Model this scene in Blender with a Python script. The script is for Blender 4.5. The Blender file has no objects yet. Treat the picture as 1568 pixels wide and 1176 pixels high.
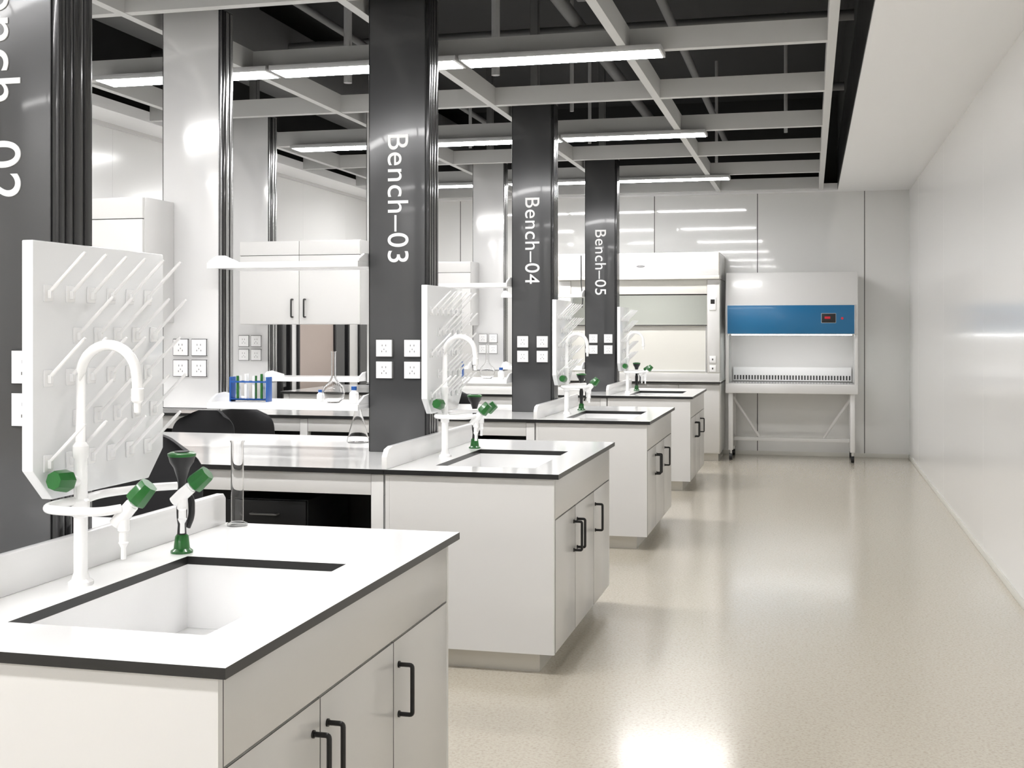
import bpy, bmesh, math, random
from mathutils import Vector, Matrix
random.seed(4)
S = bpy.context.scene
COL = S.collection
S.view_settings.view_transform = 'Standard'
S.view_settings.look = 'None'
S.view_settings.exposure = 0.0

# ------------------------------------------------------------------ materials
def mat(name, col, rough=0.4, metal=0.0, coat=0.0, emit=None, es=0.0, trans=0.0, ior=1.45,
        nscale=0, namt=0.0, bump=0.0, bscale=200, spec=0.5, alpha=1.0):
    m = bpy.data.materials.new(name); m.use_nodes = True
    nt = m.node_tree; b = nt.nodes['Principled BSDF']
    b.inputs['Base Color'].default_value = (*col, 1)
    b.inputs['Roughness'].default_value = rough
    b.inputs['Metallic'].default_value = metal
    b.inputs['Coat Weight'].default_value = coat
    b.inputs['Coat Roughness'].default_value = 0.06
    b.inputs['Transmission Weight'].default_value = trans
    b.inputs['IOR'].default_value = ior
    b.inputs['Specular IOR Level'].default_value = spec
    b.inputs['Alpha'].default_value = alpha
    if emit:
        b.inputs['Emission Color'].default_value = (*emit, 1)
        b.inputs['Emission Strength'].default_value = es
    tc = nt.nodes.new('ShaderNodeTexCoord')
    if namt > 0:
        n = nt.nodes.new('ShaderNodeTexNoise'); n.inputs['Scale'].default_value = nscale or 3
        n.inputs['Detail'].default_value = 3
        nt.links.new(tc.outputs['Object'], n.inputs['Vector'])
        r = nt.nodes.new('ShaderNodeMapRange')
        r.inputs['To Min'].default_value = max(0, rough - namt); r.inputs['To Max'].default_value = rough + namt
        nt.links.new(n.outputs['Fac'], r.inputs['Value'])
        nt.links.new(r.outputs['Result'], b.inputs['Roughness'])
    if bump > 0:
        n2 = nt.nodes.new('ShaderNodeTexNoise'); n2.inputs['Scale'].default_value = bscale
        nt.links.new(tc.outputs['Object'], n2.inputs['Vector'])
        bp = nt.nodes.new('ShaderNodeBump'); bp.inputs['Strength'].default_value = bump
        bp.inputs['Distance'].default_value = 0.001
        nt.links.new(n2.outputs['Fac'], bp.inputs['Height'])
        nt.links.new(bp.outputs['Normal'], b.inputs['Normal'])
    return m

M = {}
M['white'] = mat('white_lacquer', (.69, .685, .675), .28, coat=.2, namt=.008)
M['door'] = mat('door_lacquer', (.64, .63, .61), .30, coat=.2, namt=.008)
M['plastic'] = mat('white_plastic', (.88, .88, .88), .25, coat=.3, namt=.01)
M['porcelain'] = mat('white_ceramic', (.97, .97, .97), .15, coat=.4, namt=.01)
M['top'] = mat('counter_white', (.95, .95, .945), .12, coat=.2, namt=.01, nscale=2, spec=.4)
M['edge'] = mat('counter_edge_black', (.018, .018, .018), .3, namt=.05)
M['toe'] = mat('toe_kick', (.62, .60, .55), .22, metal=.3, namt=.03)
M['dark'] = mat('column_dark_grey', (.070, .071, .073), .24, metal=.25, coat=.25, namt=.02, bump=.05, bscale=400)
M['darkedge'] = mat('column_edge_profile', (.035, .035, .036), .2, metal=.6, coat=.3, namt=.03)
M['silver'] = mat('anodised_profile', (.5, .5, .5), .22, metal=.8, namt=.03)
M['colwhite'] = mat('column_white_metal', (.74, .74, .74), .17, metal=.2, coat=.5, namt=.01)
M['black'] = mat('black_satin', (.012, .012, .013), .38, namt=.05)
M['fabric'] = mat('black_upholstery', (.014, .014, .016), .7, bump=.4, bscale=600)
M['handle'] = mat('handle_black', (.03, .03, .03), .3, metal=.5, namt=.05)
M['green'] = mat('green_plastic', (.004, .12, .012), .3, coat=.4, namt=.03)
M['blue'] = mat('blue_panel', (.010, .14, .31), .3, coat=.1, namt=.02)
M['bluep'] = mat('blue_plastic', (.015, .09, .34), .35, namt=.03)
M['seam'] = mat('seam_dark', (.05, .05, .05), .5, namt=.05)
M['seaml'] = mat('seam_light', (.80, .80, .79), .2, namt=.03)
M['text'] = mat('letter_white', (.9, .9, .9), .4, namt=.03)
M['glass'] = mat('clear_glass', (1, 1, 1), .01, trans=1.0, ior=1.3, namt=.002)
M['pane'] = mat('sash_glass', (.95, .98, .97), .03, trans=1.0, ior=1.02, namt=.002)
M['acrylic'] = mat('drying_board', (.84, .85, .86), .22, coat=.4, namt=.02)
M['beam'] = mat('ceiling_beam', (.60, .60, .59), .5, namt=.05)
M['plenum'] = mat('plenum_dark', (.022, .022, .022), .85, bump=.3, bscale=40)
M['duct'] = mat('duct_grey', (.16, .16, .16), .5, metal=.3, namt=.1)
M['rod'] = mat('conduit_grey', (.4, .4, .4), .5, namt=.1)
M['ceil'] = mat('ceiling_white', (.94, .94, .94), .45, namt=.03)
M['lamp'] = mat('lamp_diffuser', (.9, .9, .9), .4, emit=(1, .985, .975), es=46)
M['lampb'] = mat('lamp_body', (.5, .5, .5), .4, namt=.03)
M['lampsm'] = mat('cabinet_lamp', (.9, .9, .9), .4, emit=(1, 1, 1), es=11)
M['brown'] = mat('brown_blind', (.38, .32, .285), .7, bump=.3, bscale=60)
M['beige'] = mat('hood_liner', (.72, .71, .66), .5, namt=.05)
M['dglass'] = mat('dark_glass', (.01, .01, .011), .08, coat=.5, namt=.01)
M['red'] = mat('red_led', (.4, .01, .02), .4, emit=(1, .05, .1), es=.15)
M['steel'] = mat('steel', (.6, .6, .6), .25, metal=1, namt=.05)

def wallmat(name, c, rough, bump, coat=.2):
    m = bpy.data.materials.new(name); m.use_nodes = True
    nt = m.node_tree; b = nt.nodes['Principled BSDF']
    tc = nt.nodes.new('ShaderNodeTexCoord')
    n = nt.nodes.new('ShaderNodeTexNoise'); n.inputs['Scale'].default_value = .7; n.inputs['Detail'].default_value = 2
    nt.links.new(tc.outputs['Object'], n.inputs['Vector'])
    cr = nt.nodes.new('ShaderNodeValToRGB')
    cr.color_ramp.elements[0].color = (c[0]*.98, c[1]*.98, c[2]*.98, 1); cr.color_ramp.elements[1].color = (*c, 1)
    nt.links.new(n.outputs['Fac'], cr.inputs['Fac']); nt.links.new(cr.outputs['Color'], b.inputs['Base Color'])
    if bump > 0:
        bp = nt.nodes.new('ShaderNodeBump'); bp.inputs['Strength'].default_value = bump; bp.inputs['Distance'].default_value = .01
        nt.links.new(n.outputs['Fac'], bp.inputs['Height']); nt.links.new(bp.outputs['Normal'], b.inputs['Normal'])
    b.inputs['Roughness'].default_value = rough
    b.inputs['Coat Weight'].default_value = coat; b.inputs['Coat Roughness'].default_value = rough*.5
    return m
M['wall'] = wallmat('wall_panel_white', (.86, .86, .85), .19, .05)
M['wallb'] = wallmat('wall_panel_gloss', (.80, .80, .785), .05, 0, .6)

def floormat():
    m = bpy.data.materials.new('floor_vinyl_beige'); m.use_nodes = True
    nt = m.node_tree; b = nt.nodes['Principled BSDF']
    tc = nt.nodes.new('ShaderNodeTexCoord')
    v = nt.nodes.new('ShaderNodeTexNoise'); v.inputs['Scale'].default_value = 95; v.inputs['Detail'].default_value = 3
    v.inputs['Distortion'].default_value = .6
    nt.links.new(tc.outputs['Object'], v.inputs['Vector'])
    cr = nt.nodes.new('ShaderNodeValToRGB')
    e = cr.color_ramp.elements
    e[0].position = .33; e[0].color = (.465, .415, .335, 1)
    e[1].position = .48; e[1].color = (.545, .495, .41, 1)
    x = e.new(.70); x.color = (.58, .535, .45, 1)
    nt.links.new(v.outputs['Fac'], cr.inputs['Fac']); nt.links.new(cr.outputs['Color'], b.inputs['Base Color'])
    bp = nt.nodes.new('ShaderNodeBump'); bp.inputs['Strength'].default_value = .05; bp.inputs['Distance'].default_value = .002
    nt.links.new(v.outputs['Fac'], bp.inputs['Height']); nt.links.new(bp.outputs['Normal'], b.inputs['Normal'])
    b.inputs['Roughness'].default_value = .25
    b.inputs['Coat Weight'].default_value = .65; b.inputs['Coat Roughness'].default_value = .13
    return m
M['floor'] = floormat()

# ------------------------------------------------------------------ mesh builder
class B:
    def __init__(s): s.bm = bmesh.new(); s.ms = []
    def mi(s, k):
        if k not in s.ms: s.ms.append(k)
        return s.ms.index(k)
    def box(s, x0, x1, y0, y1, z0, z1, m, bev=0.0, seg=2, top=None):
        bm = s.bm; i = s.mi(m)
        v = [bm.verts.new((x, y, z)) for z in (z0, z1) for y in (y0, y1) for x in (x0, x1)]
        F = [(0,2,3,1),(4,5,7,6),(0,1,5,4),(2,6,7,3),(0,4,6,2),(1,3,7,5)]
        fs = []
        for n, q in enumerate(F):
            f = bm.faces.new([v[a] for a in q]); f.material_index = i; fs.append(f)
        if top: fs[1].material_index = s.mi(top)
        if bev > 0:
            es = list({e for f in fs for e in f.edges})
            bmesh.ops.bevel(bm, geom=es, offset=bev, segments=seg, affect='EDGES', profile=.5)
    def prism(s, pts, axis, a, b, m, bev=0.0):
        bm = s.bm; i = s.mi(m)
        def P(p, t):
            if axis == 'x': return (t, p[0], p[1])
            if axis == 'y': return (p[0], t, p[1])
            return (p[0], p[1], t)
        A = [bm.verts.new(P(p, a)) for p in pts]; C = [bm.verts.new(P(p, b)) for p in pts]
        fs = [bm.faces.new(A), bm.faces.new(C[::-1])]
        n = len(pts)
        for k in range(n): fs.append(bm.faces.new([A[k], C[k], C[(k+1) % n], A[(k+1) % n]]))
        for f in fs: f.material_index = i
        bmesh.ops.recalc_face_normals(bm, faces=fs)
        if bev > 0:
            es = list({e for f in fs for e in f.edges})
            bmesh.ops.bevel(bm, geom=es, offset=bev, segments=2, affect='EDGES', profile=.5)
    def tube(s, pts, r, m, seg=14, caps=True):
        bm = s.bm; i = s.mi(m); pts = [Vector(p) for p in pts]; n = len(pts)
        rs = r if isinstance(r, (list, tuple)) else [r]*n
        t0 = (pts[1]-pts[0]).normalized()
        up = Vector((0, 0, 1)) if abs(t0.z) < .9 else Vector((1, 0, 0))
        nrm = (up - t0*up.dot(t0)).normalized(); rings = []
        for k in range(n):
            if k == 0: t = t0
            elif k == n-1: t = (pts[k]-pts[k-1]).normalized()
            else: t = ((pts[k+1]-pts[k]).normalized() + (pts[k]-pts[k-1]).normalized()).normalized()
            nrm = (nrm - t*nrm.dot(t)).normalized(); bn = t.cross(nrm)
            rings.append([bm.verts.new(pts[k] + (nrm*math.cos(a) + bn*math.sin(a))*rs[k])
                          for a in [2*math.pi*j/seg for j in range(seg)]])
        for k in range(n-1):
            for j in range(seg):
                f = bm.faces.new([rings[k][j], rings[k][(j+1) % seg], rings[k+1][(j+1) % seg], rings[k+1][j]])
                f.material_index = i
        if caps:
            f = bm.faces.new(rings[0][::-1]); f.material_index = i
            f = bm.faces.new(rings[-1]); f.material_index = i
    def cyl(s, p0, p1, r, m, seg=16, r1=None):
        s.tube([p0, p1], [r, r if r1 is None else r1], m, seg)
    def lathe(s, c, prof, m, seg=24, axis=(0, 0, 1)):
        bm = s.bm; i = s.mi(m); c = Vector(c)
        q = Vector((0, 0, 1)).rotation_difference(Vector(axis).normalized())
        rings = []
        for (r, z) in prof:
            if r < 1e-5: rings.append([bm.verts.new(c + q @ Vector((0, 0, z)))])
            else: rings.append([bm.verts.new(c + q @ Vector((r*math.cos(2*math.pi*j/seg), r*math.sin(2*math.pi*j/seg), z))) for j in range(seg)])
        for k in range(len(prof)-1):
            a, b = rings[k], rings[k+1]
            for j in range(seg):
                j2 = (j+1) % seg
                if len(a) == 1 and len(b) == 1: continue
                if len(a) == 1: vs = [a[0], b[j2], b[j]]
                elif len(b) == 1: vs = [a[j], a[j2], b[0]]
                else: vs = [a[j], a[j2], b[j2], b[j]]
                f = bm.faces.new(vs); f.material_index = i
    def addmesh(s, me, mtx, m):
        n0 = len(s.bm.faces); me.transform(mtx); s.bm.from_mesh(me); s.bm.faces.ensure_lookup_table()
        i = s.mi(m)
        for f in s.bm.faces[n0:]: f.material_index = i
    def mesh(s, name):
        me = bpy.data.meshes.new(name); s.bm.to_mesh(me); s.bm.free()
        for k in s.ms: me.materials.append(M[k])
        for p in me.polygons: p.use_smooth = True
        me.set_sharp_from_angle(angle=math.radians(32))
        return me
    def obj(s, name, loc=(0, 0, 0), rz=0):
        return put(s.mesh(name), name, loc, rz)
def put(me, name, loc=(0, 0, 0), rz=0):
    o = bpy.data.objects.new(name, me); COL.objects.link(o); o.location = loc; o.rotation_euler = (0, 0, rz); return o
def arc(c, r, a0, a1, n, u, w):
    c = Vector(c); u = Vector(u); w = Vector(w)
    return [c + u*r*math.cos(a0+(a1-a0)*k/n) + w*r*math.sin(a0+(a1-a0)*k/n) for k in range(n+1)]
def fillet(pts, r, n=6):
    pts = [Vector(p) for p in pts]; out = [pts[0]]
    for k in range(1, len(pts)-1):
        a = (pts[k-1]-pts[k]); b = (pts[k+1]-pts[k]); rr = min(r, a.length*.49, b.length*.49)
        p0 = pts[k]+a.normalized()*rr; p2 = pts[k]+b.normalized()*rr
        for j in range(n+1):
            t = j/n; out.append(p0*(1-t)**2 + pts[k]*2*t*(1-t) + p2*t*t)
    out.append(pts[-1]); return out

YW, XR, XL, YS, ZC = 14.30, 1.08, -5.20, -2.6, 3.02
# ------------------------------------------------------------------ room
b = B(); b.box(XL-.1, XR+.1, YS-.1, YW+.1, -.1, 0, 'floor'); b.obj('floor')
b = B(); b.box(XR, XR+.1, YS, YW, 0, ZC, 'wall'); b.box(XR, XR+.1, YS, YW, ZC, 4.1, 'plenum')
y = YW-1.2
while y > YS:
    b.box(XR-.0004, XR, y-.001, y+.001, .05, ZC, 'seaml'); y -= 2.4
b.obj('wall_right')
b = B(); b.box(XL-.1, XR+.1, YW, YW+.1, 0, ZC, 'wallb'); b.box(XL-.1, XR+.1, YW, YW+.1, ZC, 4.1, 'plenum')
for k in range(-5, 2):
    x = -.595 + 1.192*k
    if XL < x < XR: b.box(x-.004, x+.004, YW-.002, YW, 0, ZC, 'seam')
b.obj('wall_back')
b = B(); b.box(XL-.1, XL, YS, YW, 0, ZC, 'wall'); b.box(XL-.1, XL, YS, YW, ZC, 4.1, 'plenum')
for k in range(0, 14):
    y = YW - 1.2*k
    if y > YS: b.box(XL, XL+.001, y-.002, y+.002, 0, ZC, 'seaml')
b.obj('wall_left')
b = B(); b.box(XL-.1, XR+.1, YS-.1, YS, 0, ZC, 'wall'); b.box(XL-.1, XR+.1, YS-.1, YS, ZC, 4.1, 'plenum'); b.obj('wall_front')
b = B(); b.box(XL-.1, XR+.1, YS-.1, YW+.1, 4.1, 4.2, 'plenum'); b.obj('ceiling')
b = B(); b.box(.30, XR, YS, YW, ZC, ZC+.08, 'ceil'); b.box(.30, .34, YS, YW, ZC+.06, 4.1, 'plenum')
b.box(.297, .301, YS, YW, ZC+.012, ZC+.5, 'black')
b.obj('trim_1')
b = B(); b.box(XL, -4.86, YS, YW, ZC, ZC+.08, 'ceil'); b.box(XL, XL+.03, YS, YW, ZC-.03, ZC, 'white'); b.obj('trim_2')
b = B(); b.box(-4.86, .30, YW-.16, YW, ZC, ZC+.08, 'ceil'); b.obj('trim_3')
b = B(); b.box(XR-.008, XR, YS, YW-.01, 0, .045, 'beige', .002); b.obj('baseboard_right')
b = B(); b.box(XL+.01, XR-.01, YW-.008, YW, 0, .045, 'beige', .002); b.obj('baseboard_back')

# ceiling grid
b = B(); z0, z1 = 3.03, 3.16
xs = [.115, -1.02, -2.18, -3.34, -4.5]
for x in xs: b.box(x-.025, x+.025, YS, YW-.17, z0, z1, 'beam')
ys = [9.72 + 1.43*k for k in range(-8, 4)]
for y in ys:
    if YS < y < YW-.2: b.box(-4.86, .115, y-.03, y+.03, z0+.003, z1-.003, 'beam')
b.obj('ceiling_grid')
# ceiling lamps
b = B()
b.box(-.58, .58, -.115, .115, 0, .03, 'lampb', .003); b.box(-.565, .565, -.1, .1, -.002, .001, 'lamp')
lm = b.mesh('ceiling_light')
for y in (-2.1, .85, 3.83, 6.79, 9.72, 12.62):
    for x in (-1.38, -2.56, -3.74): put(lm, 'ceiling_light', (x, y, 3.0))
# services above grid
b = B()
b.box(-4.6, -4.0, YS, YW, 3.5, 3.85, 'duct', .01); b.obj('ventilation_duct')
b = B()
b.box(-1.5, .2, 7.4, 7.9, 3.62, 3.92, 'duct', .01); b.box(-.55, .1, 4.6, 7.4, 3.6, 3.9, 'rod', .01); b.obj('ventilation_duct')
b = B()
for (x, z, r) in ((-1.7, 3.75, .05), (-2.9, 3.6, .035), (-3.2, 3.55, .025), (-.9, 3.5, .03)):
    b.cyl((x, YS, z), (x, YW, z), r, 'duct', 12)
for y in (6.0, 8.9, 11.5): b.cyl((XL, y, 3.68), (.3, y, 3.68), .04, 'duct', 12)
b.obj('ceiling_pipes')
b = B()
for (x, y) in ((-1.98, 7.6), (-1.75, 9.0), (-1.9, 10.6), (-3.0, 7.6), (-3.0, 10.6), (-.2, 10.4), (-4.2, 7.6), (-.9, 12.1)):
    b.cyl((x, y, 3.1), (x, y, 4.1), .028 if y < 8 else .015, 'rod', 10)
b.obj('ceiling_hangers')

# windows on the left wall
def window(name, y0, y1, cols):
    b = B(); X = XL
    for (a, c, m) in cols: b.box(X, X+.02, a, c, .02, 2.12, m)
    fr = 'black'
    b.box(X, X+.05, y0-.05, y0, 0, 2.17, fr, .003); b.box(X, X+.05, y1, y1+.05, 0, 2.17, fr, .003)
    b.box(X, X+.05, y0, y1, 2.12, 2.17, fr, .003); b.box(X, X+.05, y0, y1, 0, .06, fr, .003)
    for (a, c, m) in cols[:-1]: b.box(X, X+.045, c-.02, c+.02, .06, 2.12, 'black', .003)
    b.obj(name)
window('window_1', 11.3, 13.8, [(11.3, 11.5, 'dglass'), (11.5, 11.7, 'white'), (11.7, 12.7, 'brown'),
       (12.7, 13.1, 'dglass'), (13.1, 13.45, 'white'), (13.45, 13.8, 'dglass')])
window('window_2', 8.6, 9.7, [(8.6, 9.2, 'dglass'), (9.2, 9.7, 'brown')])

# ------------------------------------------------------------------ lab bench
W, H = 1.498, .85
b = B()
XD = -.77
XE = -3.98
sx0, sx1, sy0, sy1 = -.60, -.147, .205, .955
zt, zb = H, H-.021
def slab(x0, x1, y0, y1): b.box(x0, x1, y0, y1, zb, zt, 'edge', top='top')
slab(sx1, 0, 0, W); slab(XD, sx0, 0, W); slab(sx0, sx1, 0, sy0); slab(sx0, sx1, sy1, W)
slab(XE, XD-.002, 0, W)
zs = zb-.17; t = .012
b.box(sx0-t, sx0, sy0-t, sy1+t, zs, zb-.0005, 'porcelain'); b.box(sx1, sx1+t, sy0-t, sy1+t, zs, zb-.0005, 'porcelain')
b.box(sx0, sx1, sy0-t, sy0, zs, zb-.0005, 'porcelain'); b.box(sx0, sx1, sy1, sy1+t, zs, zb-.0005, 'porcelain')
b.box(sx0-t, sx1+t, sy0-t, sy1+t, zs-t, zs-.0005, 'porcelain')
b.cyl((-.37, .58, zs), (-.37, .58, zs+.004), .04, 'steel', 24)
cx, cy0, cy1 = -.022, .015, W-.045
b.box(XD+.0205, cx-.032, cy0+.0185, cy1-.0185, .092, zb-.35, 'white')
b.box(XD+.001, XD+.02, cy0, cy1, .09, zb-.0005, 'white'); b.box(XD+.0205, cx, cy0, cy0+.018, .09, zb-.0005, 'white')
b.box(XD+.0205, cx, cy1-.018, cy1, .09, zb-.0005, 'white')
b.box(cx-.03, cx-.019, cy0+.0185, cy1-.0185, .095, zb-.001, 'seam')
b.box(XD+.02, cx-.075, cy0+.06, cy1-.06, 0, .0915, 'toe')
g = .002
b.box(cx-.018, cx, cy0+.018+g, cy1-.018-g, .655+g, zb-.003, 'door', .001)
ed = [cy0+.001, .483, .963, cy1-.001]
for k in range(3): b.box(cx-.018, cx+.001, max(ed[k], cy0+.019)+g, min(ed[k+1], cy1-.019)-g, .092, .655-g, 'door', .001)
def handle(y):
    x = cx+.001
    b.tube(fillet([(x, y, .586), (x+.038, y, .586), (x+.038, y, .457), (x, y, .457)], .008, 4), .006, 'handle', 10)
    for z in (.586, .457): b.cyl((x, y, z), (x+.004, y, z), .009, 'handle', 12)
for y in (ed[1]-.04, ed[1]+.04, ed[2]+.04): handle(y)
b.box(XE+.03, XD-.005, .02, .05, H-.115, zb-.0005, 'white', .001); b.box(XE+.03, XD-.005, W-.05, W-.02, H-.115, zb-.0005, 'white', .001)
for x in (XE+.03, XD-.067, (XE+XD)/2-.1):
    for y in (.018, W-.078): b.box(x, x+.06, y, y+.06, .0, zb-.001, 'white', .002)
    b.box(x+.005, x+.055, .08, W-.08, .1, .15, 'white', .002)
b.box(XE+.1, XD-.07, W/2-.012, W/2+.012, .12, zb-.001, 'black')
bench_me = b.mesh('lab_bench')
b = B()
b.prism([(.003, 0), (.003, .055), (.03, .085), (.08, .095), (W-.03, .095), (W-.015, .08), (W-.015, 0)], 'x', XD-.012, XD+.012, 'plastic', .002)
splash_me = b.mesh('splash_guard')

# drawer pedestal
b = B()
b.box(-.2, .2, .02, .52, .06, .68, 'black', .003)
for (z0_, z1_) in ((.07, .26), (.265, .455), (.46, .675)):
    b.box(-.197, .197, 0, .02, z0_, z1_, 'black', .002)
    zc = z1_-.06
    b.tube(fillet([(-.065, 0, zc), (-.065, -.03, zc), (.065, -.03, zc), (.065, 0, zc)], .008, 4), .005, 'duct', 8)
for x in (-.16, .16):
    for y in (.07, .46):
        b.cyl((x-.012, y, .03), (x+.012, y, .03), .03, 'black', 14); b.box(x-.014, x+.014, y-.014, y+.014, .04, .06, 'black')
ped_me = b.mesh('drawer_pedestal')

# ------------------------------------------------------------------ service columns
def socket(b, x, z, y=0):
    b.box(x-.044, x+.044, y-.012, y, z-.044, z+.044, 'plastic', .003)
    yy = y-.0125
    b.box(x-.011, x-.008, yy, yy+.003, z+.009, z+.018, 'seam'); b.box(x+.008, x+.011, yy, yy+.003, z+.009, z+.018, 'seam')
    b.box(x-.013, x-.010, yy, yy+.003, z-.020, z-.012, 'seam'); b.box(x+.010, x+.013, yy, yy+.003, z-.020, z-.012, 'seam')
    b.box(x-.0015, x+.0015, yy, yy+.003, z-.009, z-.002, 'seam')
def column(dark, label, w=.158):
    # origin at bench-top height; white columns hang from the slab and stop above the desk
    b = B(); h = 2.25; d = .148; zb0 = 0 if dark else .20
    body = 'dark' if dark else 'colwhite'; ed = 'darkedge' if dark else 'silver'
    b.box(-w+.012, w-.012, .004, d-.004, zb0+.002, h, 'black')
    fr = .022 if dark else .006
    b.box(-w+.006, w-fr, -.001, .012, zb0, h, body, .002); b.box(-w+.02, w-.02, d-.012, d, zb0, h, body, .002)
    for sx in (-1, 1):
        a = sx*w
        for (y0, y1, m) in ((0.0, .026, ed), (.032, .06, ed if dark else 'darkedge'), (.066, .104, ed), (.112, d, ed)):
            x0, x1 = sorted((a, a-sx*.02)); b.box(x0, x1, y0, y1, zb0, h, m, .004)
        x0, x1 = sorted((a-sx*.02, a-sx*.004)); b.box(x0, x1, .02, d-.02, zb0, h, 'seam')
    b.box(-w, w, 0, d, h, h+.01, 'duct', .002)
    b.box(-.03, .03, .04, .10, h+.01, 4.1-H, 'duct', .002)
    if not dark: b.box(-w, w, 0, d, zb0-.01, zb0, 'silver', .002)
    ox = .073 if dark else .052
    for dx in (-ox, ox):
        for z in (.513, .406): socket(b, dx, z, -.001)
    if label:
        cu = bpy.data.curves.new('t', 'FONT'); cu.body = label; cu.size = .15; cu.extrude = .0015; cu.align_x = 'CENTER'
        cu.space_character = 1.06; cu.offset = .0004
        o = bpy.data.objects.new('t', cu); COL.objects.link(o)
        dg = bpy.context.evaluated_depsgraph_get(); me = bpy.data.meshes.new_from_object(o.evaluated_get(dg))
        bpy.data.objects.remove(o)
        xs_ = [v.co.x for v in me.vertices]; L = max(xs_)-min(xs_); ys_ = [v.co.y for v in me.vertices]
        sc = .628/L; hy = .108/(max(ys_)-min(ys_))
        cxm = (max(xs_)+min(xs_))/2; cym = (max(ys_)+min(ys_))/2
        R = Matrix(((0, 1, 0, 0), (0, 0, -1, 0), (-1, 0, 0, 0), (0, 0, 0, 1)))
        T = Matrix.Translation((-.003, -.0025, 2.10-H)) @ R @ Matrix.Diagonal((sc, hy, 1, 1)) @ Matrix.Translation((-cxm, -cym, 0))
        b.addmesh(me, T, 'text')
    return b.mesh('service_column')
white_in = column(False, None, .163); white_out = column(False, None, .154)

# ------------------------------------------------------------------ drying rack
b = B()
hw = .29; zl, zh = 1.055, 1.665
b.prism([(-hw+.075, zl), (hw-.075, zl), (hw, zl+.075), (hw, zh), (-hw, zh), (-hw, zl+.075)], 'x', -.03, 0, 'acrylic', .003)
b.box(-.067, -.03, -.02, .08, 1.2, 1.24, 'plastic', .003); b.box(-.067, -.03, -.02, .08, 1.5, 1.54, 'plastic', .003)
for r in range(5):
    z = 1.545 - r*.1
    n = 6
    for c in range(n):
        y = -.235 + c*.088 + (.03 if r % 2 else 0)
        if abs(y+.18) < .026 and z < 1.5: continue
        b.box(0, .004, y-.017, y+.017, z-.022, z+.018, 'plastic', .001)
        b.box(0, .013, y-.005, y+.005, z-.014, z+.006, 'plastic', .001)
        b.tube([(.006, y, z), (.095, y, z+.088), (.1, y, z+.093)], [.0048, .0043, .003], 'plastic', 8)
rack_me = b.mesh('drying_rack')

# ------------------------------------------------------------------ faucet
b = B()
P = 'porcelain'
b.lathe((0, 0, 0), [(0, 0), (.03, 0), (.03, .008), (.022, .014), (.0165, .03), (.0165, .16), (.021, .165), (.021, .20), (.016, .205), (.016, .30), (.019, .305), (.019, .33), (.0125, .34)], P)
R = .074
b.tube([(0, 0, .33), (0, 0, .50)] + arc((R, 0, .497), R, math.pi, .12, 18, (1, 0, 0), (0, 0, 1)) + [(2*R+.002, 0, .482), (2*R+.003, 0, .467)], .0125, P, 16)
b.lathe((2*R+.003, 0, .470), [(.0125, 0), (.015, -.002), (.015, -.03), (.009, -.036), (.008, -.058), (0, -.058)], P, 16)
def knob(c, d, L=.05, r=.024):
    b.lathe(c, [(0, 0), (r*.55, 0), (r*.95, .006), (r, .012), (r*.86, L-.004), (r*.8, L), (0, L)], 'green', 8, d)
    b.lathe(c, [(0, -.02), (.013, -.02), (.013, .001), (0, .001)], P, 14, d)
b.cyl((0, 0, .245), (-.01, -.045, .25), .012, P); knob((-.01, -.03, .25), (-.12, -1, .12), .055, .027)
pipe = fillet([(.0, 0, .20), (-.022, .12, .20), (.03, .25, .20), (.085, .30, .20)], .05, 8)
b.tube(pipe, .0105, P)
pipe = fillet([(-.004, .02, .20), (-.02, -.07, .20), (.0, -.145, .20), (.08, -.16, .20), (.15, -.155, .20), (.185, -.125, .205)], .05, 8)
b.tube(pipe, .0105, P)
for c, dr in (((.185, -.115, .19), (.62, .1, .72)), ((.095, .31, .175), (.72, .1, .62))):
    c = Vector(c); d = Vector(dr).normalized()
    b.lathe(c, [(0, -.03), (.015, -.03), (.017, 0), (.016, .03), (0, .03)], P, 16, d)
    knob(c+d*.035, d, .056, .026)
    b.lathe(c, [(.014, .0), (.014, -.035), (.010, -.04), (.010, -.06), (.012, -.063), (.006, -.075), (.0065, -.10), (0, -.10)], P, 14)
faucet_me = b.mesh('lab_faucet')

# eyewash
b = B()
b.lathe((0, 0, 0), [(0, 0), (.03, 0), (.03, .006), (.022, .012), (.018, .045), (.014, .05), (0, .05)], 'green')
b.lathe((0, 0, .046), [(.013, 0), (.011, .03), (.014, .05), (.015, .09), (.011, .11), (.011, .15), (.022, .185), (.032, .2), (.036, .216), (0, .216)], 'black')
b.lathe((0, 0, .262), [(0, 0), (.037, 0), (.038, .003), (.038, .008), (.030, .012), (0, .010)], 'green')
b.tube(fillet([(.012, 0, .17), (.035, -.004, .15), (.036, -.006, .10), (.022, -.004, .07)], .015, 5), .006, 'black', 8)
b.cyl((0, 0, .27), (0, 0, .276), .02, 'black')
b.tube(fillet([(0, .01, .06), (0, .045, .09), (0, .04, .15), (0, .012, .19)], .03, 5), .004, 'black', 8)
eye_me = b.mesh('eyewash_station')

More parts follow.
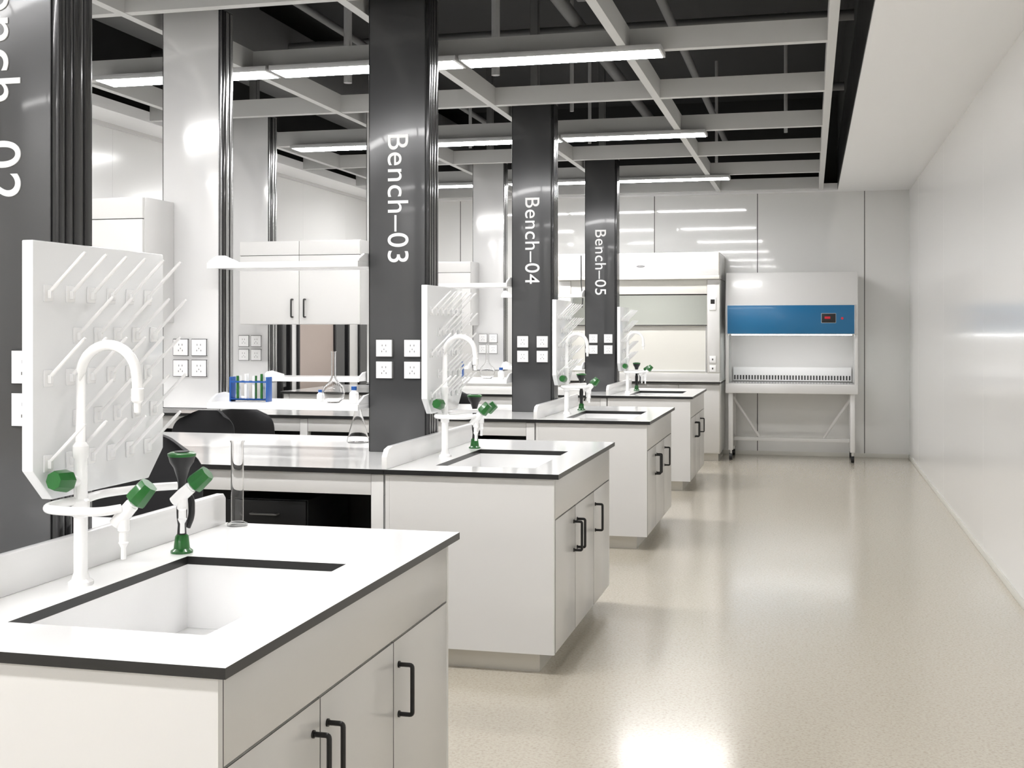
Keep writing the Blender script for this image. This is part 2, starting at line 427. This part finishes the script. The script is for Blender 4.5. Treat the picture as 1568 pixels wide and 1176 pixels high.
def shelf_mesh(w):
    b = B()
    b.box(-w/2, w/2, -.19, .22, -.026, 0, 'plastic', .004)
    b.box(-w/2, w/2, -.196, -.188, -.03, 0, 'plastic', .002)
    for sx in (-1, 1):
        x0, x1 = sorted((sx*w/2, sx*(w/2-.012)))
        b.prism([(-.18, -.002), (.2, -.002), (.2, .01), (-.02, .045), (-.10, .04), (-.18, .008)], 'x', x0, x1, 'plastic', .002)
    return b.mesh('bench_shelf')
sh1 = shelf_mesh(.803); sh2 = shelf_mesh(.79)
b = B(); cw, cd, ch = .96, .30, .62
b.box(0, cw, .02, cd, 0, ch, 'white', .002)
b.box(.003, cw/2-.002, 0, .019, .003, ch-.11, 'white', .0015); b.box(cw/2+.002, cw-.003, 0, .019, .003, ch-.11, 'white', .0015)
b.box(.003, cw/2-.002, 0, .019, ch-.106, ch-.003, 'white', .0015); b.box(cw/2+.002, cw-.003, 0, .019, ch-.106, ch-.003, 'white', .0015)
b.box(.005, cw-.005, .012, .0195, .005, ch-.005, 'seam')
for x in (cw/2-.05, cw/2+.05):
    b.tube(fillet([(x, 0, .185), (x, -.032, .185), (x, -.032, .055), (x, 0, .055)], .008, 4), .006, 'handle', 10)
cab_me = b.mesh('hanging_cabinet')

BY = [1.99, 4.955, 7.92, 10.885]; BX = -1.02
for n, y0 in enumerate(BY):
    put(bench_me, 'lab_bench', (BX, y0, 0))
    put(splash_me, 'splash_guard', (BX, y0, H))
    put(column(True, 'Bench\u20130%d' % (n+2)), 'service_column', (-1.967 if n else -1.985, y0+(.705 if n else .685), H))
    put(white_in, 'service_column', (-3.095, y0+.705, H)); put(white_out, 'service_column', (-4.208, y0+.705, H))
    put(rack_me, 'drying_rack', (-1.741, y0+.75, 0))
    put(faucet_me, 'lab_faucet', (-1.689, y0+.57, H)); put(eye_me, 'eyewash_station', (-1.662, y0+1.0, H))
    xm = (-2.931-2.127)/2
    for z in (1.79, 1.09): put(sh1, 'bench_shelf', (xm, y0+.76, z))
    xm = (-4.053-3.26)/2
    put(sh2, 'bench_shelf', (xm, y0+.76, 1.09))
    put(cab_me, 'hanging_cabinet', (-4.15, y0+.403, 1.49))
    put(ped_me, 'drawer_pedestal', (-2.42, y0+.16, 0)); put(ped_me, 'drawer_pedestal', (-4.3, y0+.16, 0))
    put(ped_me, 'drawer_pedestal', (-2.3, y0+W-.16, 0), math.pi)

# ------------------------------------------------------------------ chairs
b = B()
for k in range(5):
    a = 2*math.pi*k/5+.3; c, s_ = math.cos(a), math.sin(a)
    b.tube([(0, 0, .1), (.15*c, .15*s_, .085), (.27*c, .27*s_, .065)], [.022, .018, .013], 'black', 10)
    b.cyl((.27*c-.02*s_, .27*s_+.02*c, .028), (.27*c+.02*s_, .27*s_-.02*c, .028), .028, 'black', 14)
    b.cyl((.27*c, .27*s_, .03), (.27*c, .27*s_, .07), .008, 'steel', 8)
b.cyl((0, 0, .08), (0, 0, .3), .028, 'black'); b.cyl((0, 0, .3), (0, 0, .47), .016, 'steel'); b.box(-.1, .1, -.1, .12, .46, .49, 'black', .01)
b.box(-.235, .235, -.22, .23, .49, .56, 'fabric', .03, 4)
b.tube(fillet([(0, .1, .475), (0, .29, .475), (0, .27, .75)], .06, 6), .014, 'black')
NX, NZ = 14, 14; i = b.mi('fabric'); fr, bk = [], []
for kz in range(NZ+1):
    t = kz/NZ; wd = .225*(1-.32*abs(2*t-1)**3.2)
    if kz in (0, NZ): wd *= .9
    rf, rb = [], []
    for kx in range(NX+1):
        u = -1+2*kx/NX; x = u*wd; yb = .245 - .07*u*u + .05*t
        z = .64+.38*t - .05*u*u*max(0, t-.6)/.4
        th = .018*(1-abs(u)**4)+.003
        rf.append(b.bm.verts.new((x, yb-th, z))); rb.append(b.bm.verts.new((x, yb+th, z)))
    fr.append(rf); bk.append(rb)
def q(a, b_, c, d):
    f = b.bm.faces.new([a, b_, c, d]); f.material_index = i
for kz in range(NZ):
    for kx in range(NX):
        q(fr[kz][kx], fr[kz][kx+1], fr[kz+1][kx+1], fr[kz+1][kx]); q(bk[kz][kx+1], bk[kz][kx], bk[kz+1][kx], bk[kz+1][kx+1])
    q(bk[kz][0], fr[kz][0], fr[kz+1][0], bk[kz+1][0]); q(fr[kz][NX], bk[kz][NX], bk[kz+1][NX], fr[kz+1][NX])
for kx in range(NX):
    q(fr[NZ][kx], fr[NZ][kx+1], bk[NZ][kx+1], bk[NZ][kx]); q(bk[0][kx], bk[0][kx+1], fr[0][kx+1], fr[0][kx])
chair_me = b.mesh('office_chair')
for (x, y, a, sz) in ((-2.42, 3.95, 12, 1.03), (-3.72, 6.72, -5, .935), (-3.68, 7.66, 178, .935), (-3.0, 10.3, 170, .935)):
    put(chair_me, 'office_chair', (x, y, 0), math.radians(a)).scale = (1, 1, sz)

# ------------------------------------------------------------------ glassware
def glass(name, loc, prof, th=.0015):
    b = B()
    inner = [(max(r-th, 0), max(z, th)) for (r, z) in prof]
    b.lathe((0, 0, 0), [(0, 0)] + prof + inner[::-1] + [(0, th)], 'glass', 28)
    bmesh.ops.recalc_face_normals(b.bm, faces=b.bm.faces)
    b.obj(name, loc)
erl = [(.05, 0), (.055, .006), (.052, .02), (.02, .14), (.016, .16), (.016, .22), (.02, .226), (.02, .23)]
glass('erlenmeyer_flask', (-2.35, 6.1, H), [(r*1.1, z*1.1) for r, z in erl])
fl = [(.028, 0), (.05, .02), (.057, .05), (.05, .08), (.02, .11), (.012, .13), (.012, .25), (.016, .256)]
glass('volumetric_flask', (-2.31, 5.66, 1.09), fl)
glass('volumetric_flask', (-2.32, 8.66, 1.09), fl)
cyl = [(.032, 0), (.032, .006), (.0195, .012), (.0195, .255), (.0225, .262)]
glass('measuring_cylinder', (-1.725, 1.99+1.455, H), cyl)
glass('erlenmeyer_flask', (-1.95, 9.05, H), erl)
glass('erlenmeyer_flask', (-2.0, 12.0, H), erl)
def bottle(loc, s=1.0):
    b = B()
    b.lathe((0, 0, 0), [(0, 0), (.022*s, 0), (.024*s, .003), (.024*s, .05*s), (.014*s, .062*s), (.012*s, .066*s), (0, .066*s)], 'plastic')
    b.lathe((0, 0, .066*s), [(0, 0), (.014*s, 0), (.014*s, .018*s), (0, .018*s)], 'bluep'); b.obj('reagent_bottle', loc)
bottle((-2.19, 5.63, 1.09)); bottle((-2.42, 5.75, 1.09), .7); bottle((-2.2, 8.6, 1.09))
def rack(loc, rz=0):
    b = B()
    for x in (-.1, .1): b.box(x-.004, x+.004, -.03, .03, 0, .125, 'bluep', .002)
    for z in (.01, .10):
        b.box(-.1, .1, -.028, -.022, z-.004, z+.004, 'bluep'); b.box(-.1, .1, .022, .028, z-.004, z+.004, 'bluep')
    b.box(-.1, .1, -.028, .028, .006, .010, 'bluep')
    for k in range(4):
        x = -.066+k*.044
        for yy in (-.012, .012):
            b.tube([(x, yy, .011), (x, yy, .016), (x, yy, .13+.01*(k % 2))], [.003, .007, .007], 'plastic' if (k+int(yy > 0)) % 3 else 'green', 10)
    b.obj('test_tube_rack', loc, rz)
rack((-2.76, 5.66, 1.09)); rack((-2.6, 8.62, 1.09))

# ------------------------------------------------------------------ fume hood
b = B(); x0, x1, yf, yb = -2.77, -.965, 13.46, YW-.01
b.box(x0+.02, x1-.02, yf+.06, yb, 0, .08, 'toe'); b.box(x0, x1, yf+.02, yb, .08, .85, 'white', .003)
nd = 4; dw = (x1-x0)/nd
for k in range(nd):
    b.box(x0+k*dw+.003, x0+(k+1)*dw-.003, yf, yf+.019, .09, .84, 'door', .002)
    xx = x0+k*dw+(dw-.05 if k % 2 == 0 else .05)
    b.tube(fillet([(xx, yf, .74), (xx, yf-.03, .74), (xx, yf-.03, .61), (xx, yf, .61)], .008, 4), .006, 'handle', 8)
b.box(x0-.01, x1+.01, yf-.03, yb, .85, .875, 'edge', .002, top='top'); b.box(x0, x1, yf-.01, yf+.05, .875, .97, 'white', .004)
for (a, c) in ((x0, x0+.14), (x1-.14, x1)): b.box(a, c, yf, yf+.12, .97, 2.0, 'white', .006)
b.box(x0, x0+.03, yf+.1, yb, .875, 2.0, 'white'); b.box(x1-.03, x1, yf+.1, yb, .875, 2.0, 'white')
b.box(x0+.03, x1-.03, yb-.06, yb, .9, 2.0, 'beige'); b.box(x0+.14, x1-.14, yf+.01, yf+.05, 1.84, 2.0, 'beige', .003)
b.box(x0+.03, x1-.03, yf+.12, yb-.06, 1.95, 2.0, 'white'); b.box(x0+.3, x1-.3, yf+.2, yf+.3, 1.93, 1.951, 'lampsm')
b.box(x0, x1, yf-.05, yb, 2.0, 2.30, 'white', .012); b.box(x0+.002, x1-.002, yf-.052, yf-.03, 2.003, 2.045, 'beige', .003)
b.box(x0+.14, x1-.14, yf+.05, yf+.056, 1.5, 1.84, 'pane'); b.box(x0+.14, x1-.14, yf+.065, yf+.071, .97, 1.5, 'beige')
b.box(x0+.14, x1-.14, yf+.035, yf+.07, 1.487, 1.503, 'black', .003); b.box(x0+.14, x1-.14, yf+.05, yf+.07, 1.83, 1.845, 'steel')
b.box(x0+.16, x1-.16, yf+.06, yf+.065, .985, 1.0, 'seaml'); b.box(x1-.16, x1-.145, yf+.055, yf+.075, .97, 1.5, 'silver')
b.box(x1-.115, x1-.04, yf-.008, yf, 1.66, 1.80, 'plastic', .003); b.box(x1-.1, x1-.055, yf-.010, yf-.007, 1.73, 1.78, 'black')
for z in (1.12, 1.02): b.box(x1-.115, x1-.04, yf-.008, yf, z-.04, z+.04, 'plastic', .003); b.box(x1-.085, x1-.07, yf-.009, yf-.007, z-.01, z+.01, 'seam')
b.prism([(-1.83+.05*math.cos(a*math.pi/8), 2.15+.014*math.sin(a*math.pi/8)) for a in range(16)], 'y', yf-.053, yf-.05, 'steel')
b.tube(fillet([(-2.5, yf-.06, 2.28), (-2.5, yf-.06, 1.95), (-2.48, yf-.05, 1.8), (-2.5, yf-.0, 1.7)], .06, 5), .006, 'seam', 8)
b.obj('fume_hood')

# ------------------------------------------------------------------ clean bench
b = B(); x0, x1, yf, yb = -.915, .50, 13.62, YW-.04
zt = 2.08
b.box(x0, x1, yf+.0, yb, .745, .845, 'white', .006)
b.box(x0+.03, x1-.03, yf+.06, yb-.03, .845, .853, 'steel')
for (a, c) in ((x0, x0+.035), (x1-.035, x1)):
    b.prism([(yf+.01, .845), (yf+.05, .845), (yf+.05, 1.40), (yf+.01, 1.40)], 'x', a, c, 'white', .002)
    b.box(a+.012, a+.020, yf+.05, yb-.05, .845, 1.40, 'pane'); b.box(a, c, yb-.08, yb, .845, 1.40, 'white')
b.box(x0+.035, x1-.035, yb-.05, yb-.02, .845, 1.40, 'white')
b.box(x0+.05, x1-.05, yb-.085, yb-.05, .86, 1.02, 'ceil', .003)
n = 40
for k in range(n):
    x = x0+.07+(x1-x0-.14)*k/(n-1); b.box(x-.008, x+.008, yb-.088, yb-.084, .875, .925, 'seam')
b.prism([(yf+.0, 1.40), (yb, 1.40), (yb, zt), (yf+.10, zt), (yf+.0, 1.72)], 'x', x0, x1, 'white', .006)
b.box(x0+.015, x1-.03, yf-.022, yf+.005, 1.395, 1.722, 'blue', .008)
b.box(x0+.06, x1-.06, yf+.1, yf+.16, 1.385, 1.401, 'lampsm')
b.box(.115, .27, yf-.026, yf-.02, 1.52, 1.625, 'black', .003); b.box(.15, .21, yf-.028, yf-.025, 1.565, 1.59, 'red')
b.cyl((.335, yf-.03, 1.57), (.335, yf-.02, 1.57), .014, 'red', 14)
for x in (x0+.03, x1-.08):
    for y in (yf+.04, yb-.09):
        b.box(x, x+.05, y, y+.05, .11, .746, 'white', .004)
        b.cyl((x+.025, y+.025, .07), (x+.025, y+.025, .11), .014, 'steel', 10)
        b.cyl((x+.008, y+.025, .037), (x+.042, y+.025, .037), .037, 'black', 16)
    b.box(x+.005, x+.045, yf+.09, yb-.09, .2, .24, 'white', .003)
b.box(x0+.08, x1-.08, yf+.25, yf+.29, .2, .24, 'white', .003)
b.tube([(x0+.06, yf+.27, .7), (x0+.36, yf+.27, .24)], .016, 'white', 8); b.tube([(x1-.06, yf+.27, .7), (x1-.36, yf+.27, .24)], .016, 'white', 8)
b.obj('clean_bench')

# ------------------------------------------------------------------ world + camera
w = bpy.data.worlds.new('World'); S.world = w; w.use_nodes = True
w.node_tree.nodes['Background'].inputs[0].default_value = (.8, .85, .9, 1); w.node_tree.nodes['Background'].inputs[1].default_value = .3
cd_ = bpy.data.cameras.new('camera'); cam = bpy.data.objects.new('camera', cd_); COL.objects.link(cam)
cd_.sensor_width = 36; cd_.lens = 42.61; cd_.shift_y = -85/1568; cd_.clip_start = .02
cam.location = (0, 0, 1.46); cam.rotation_euler = (math.pi/2, 0, math.radians(13.83))
S.camera = cam
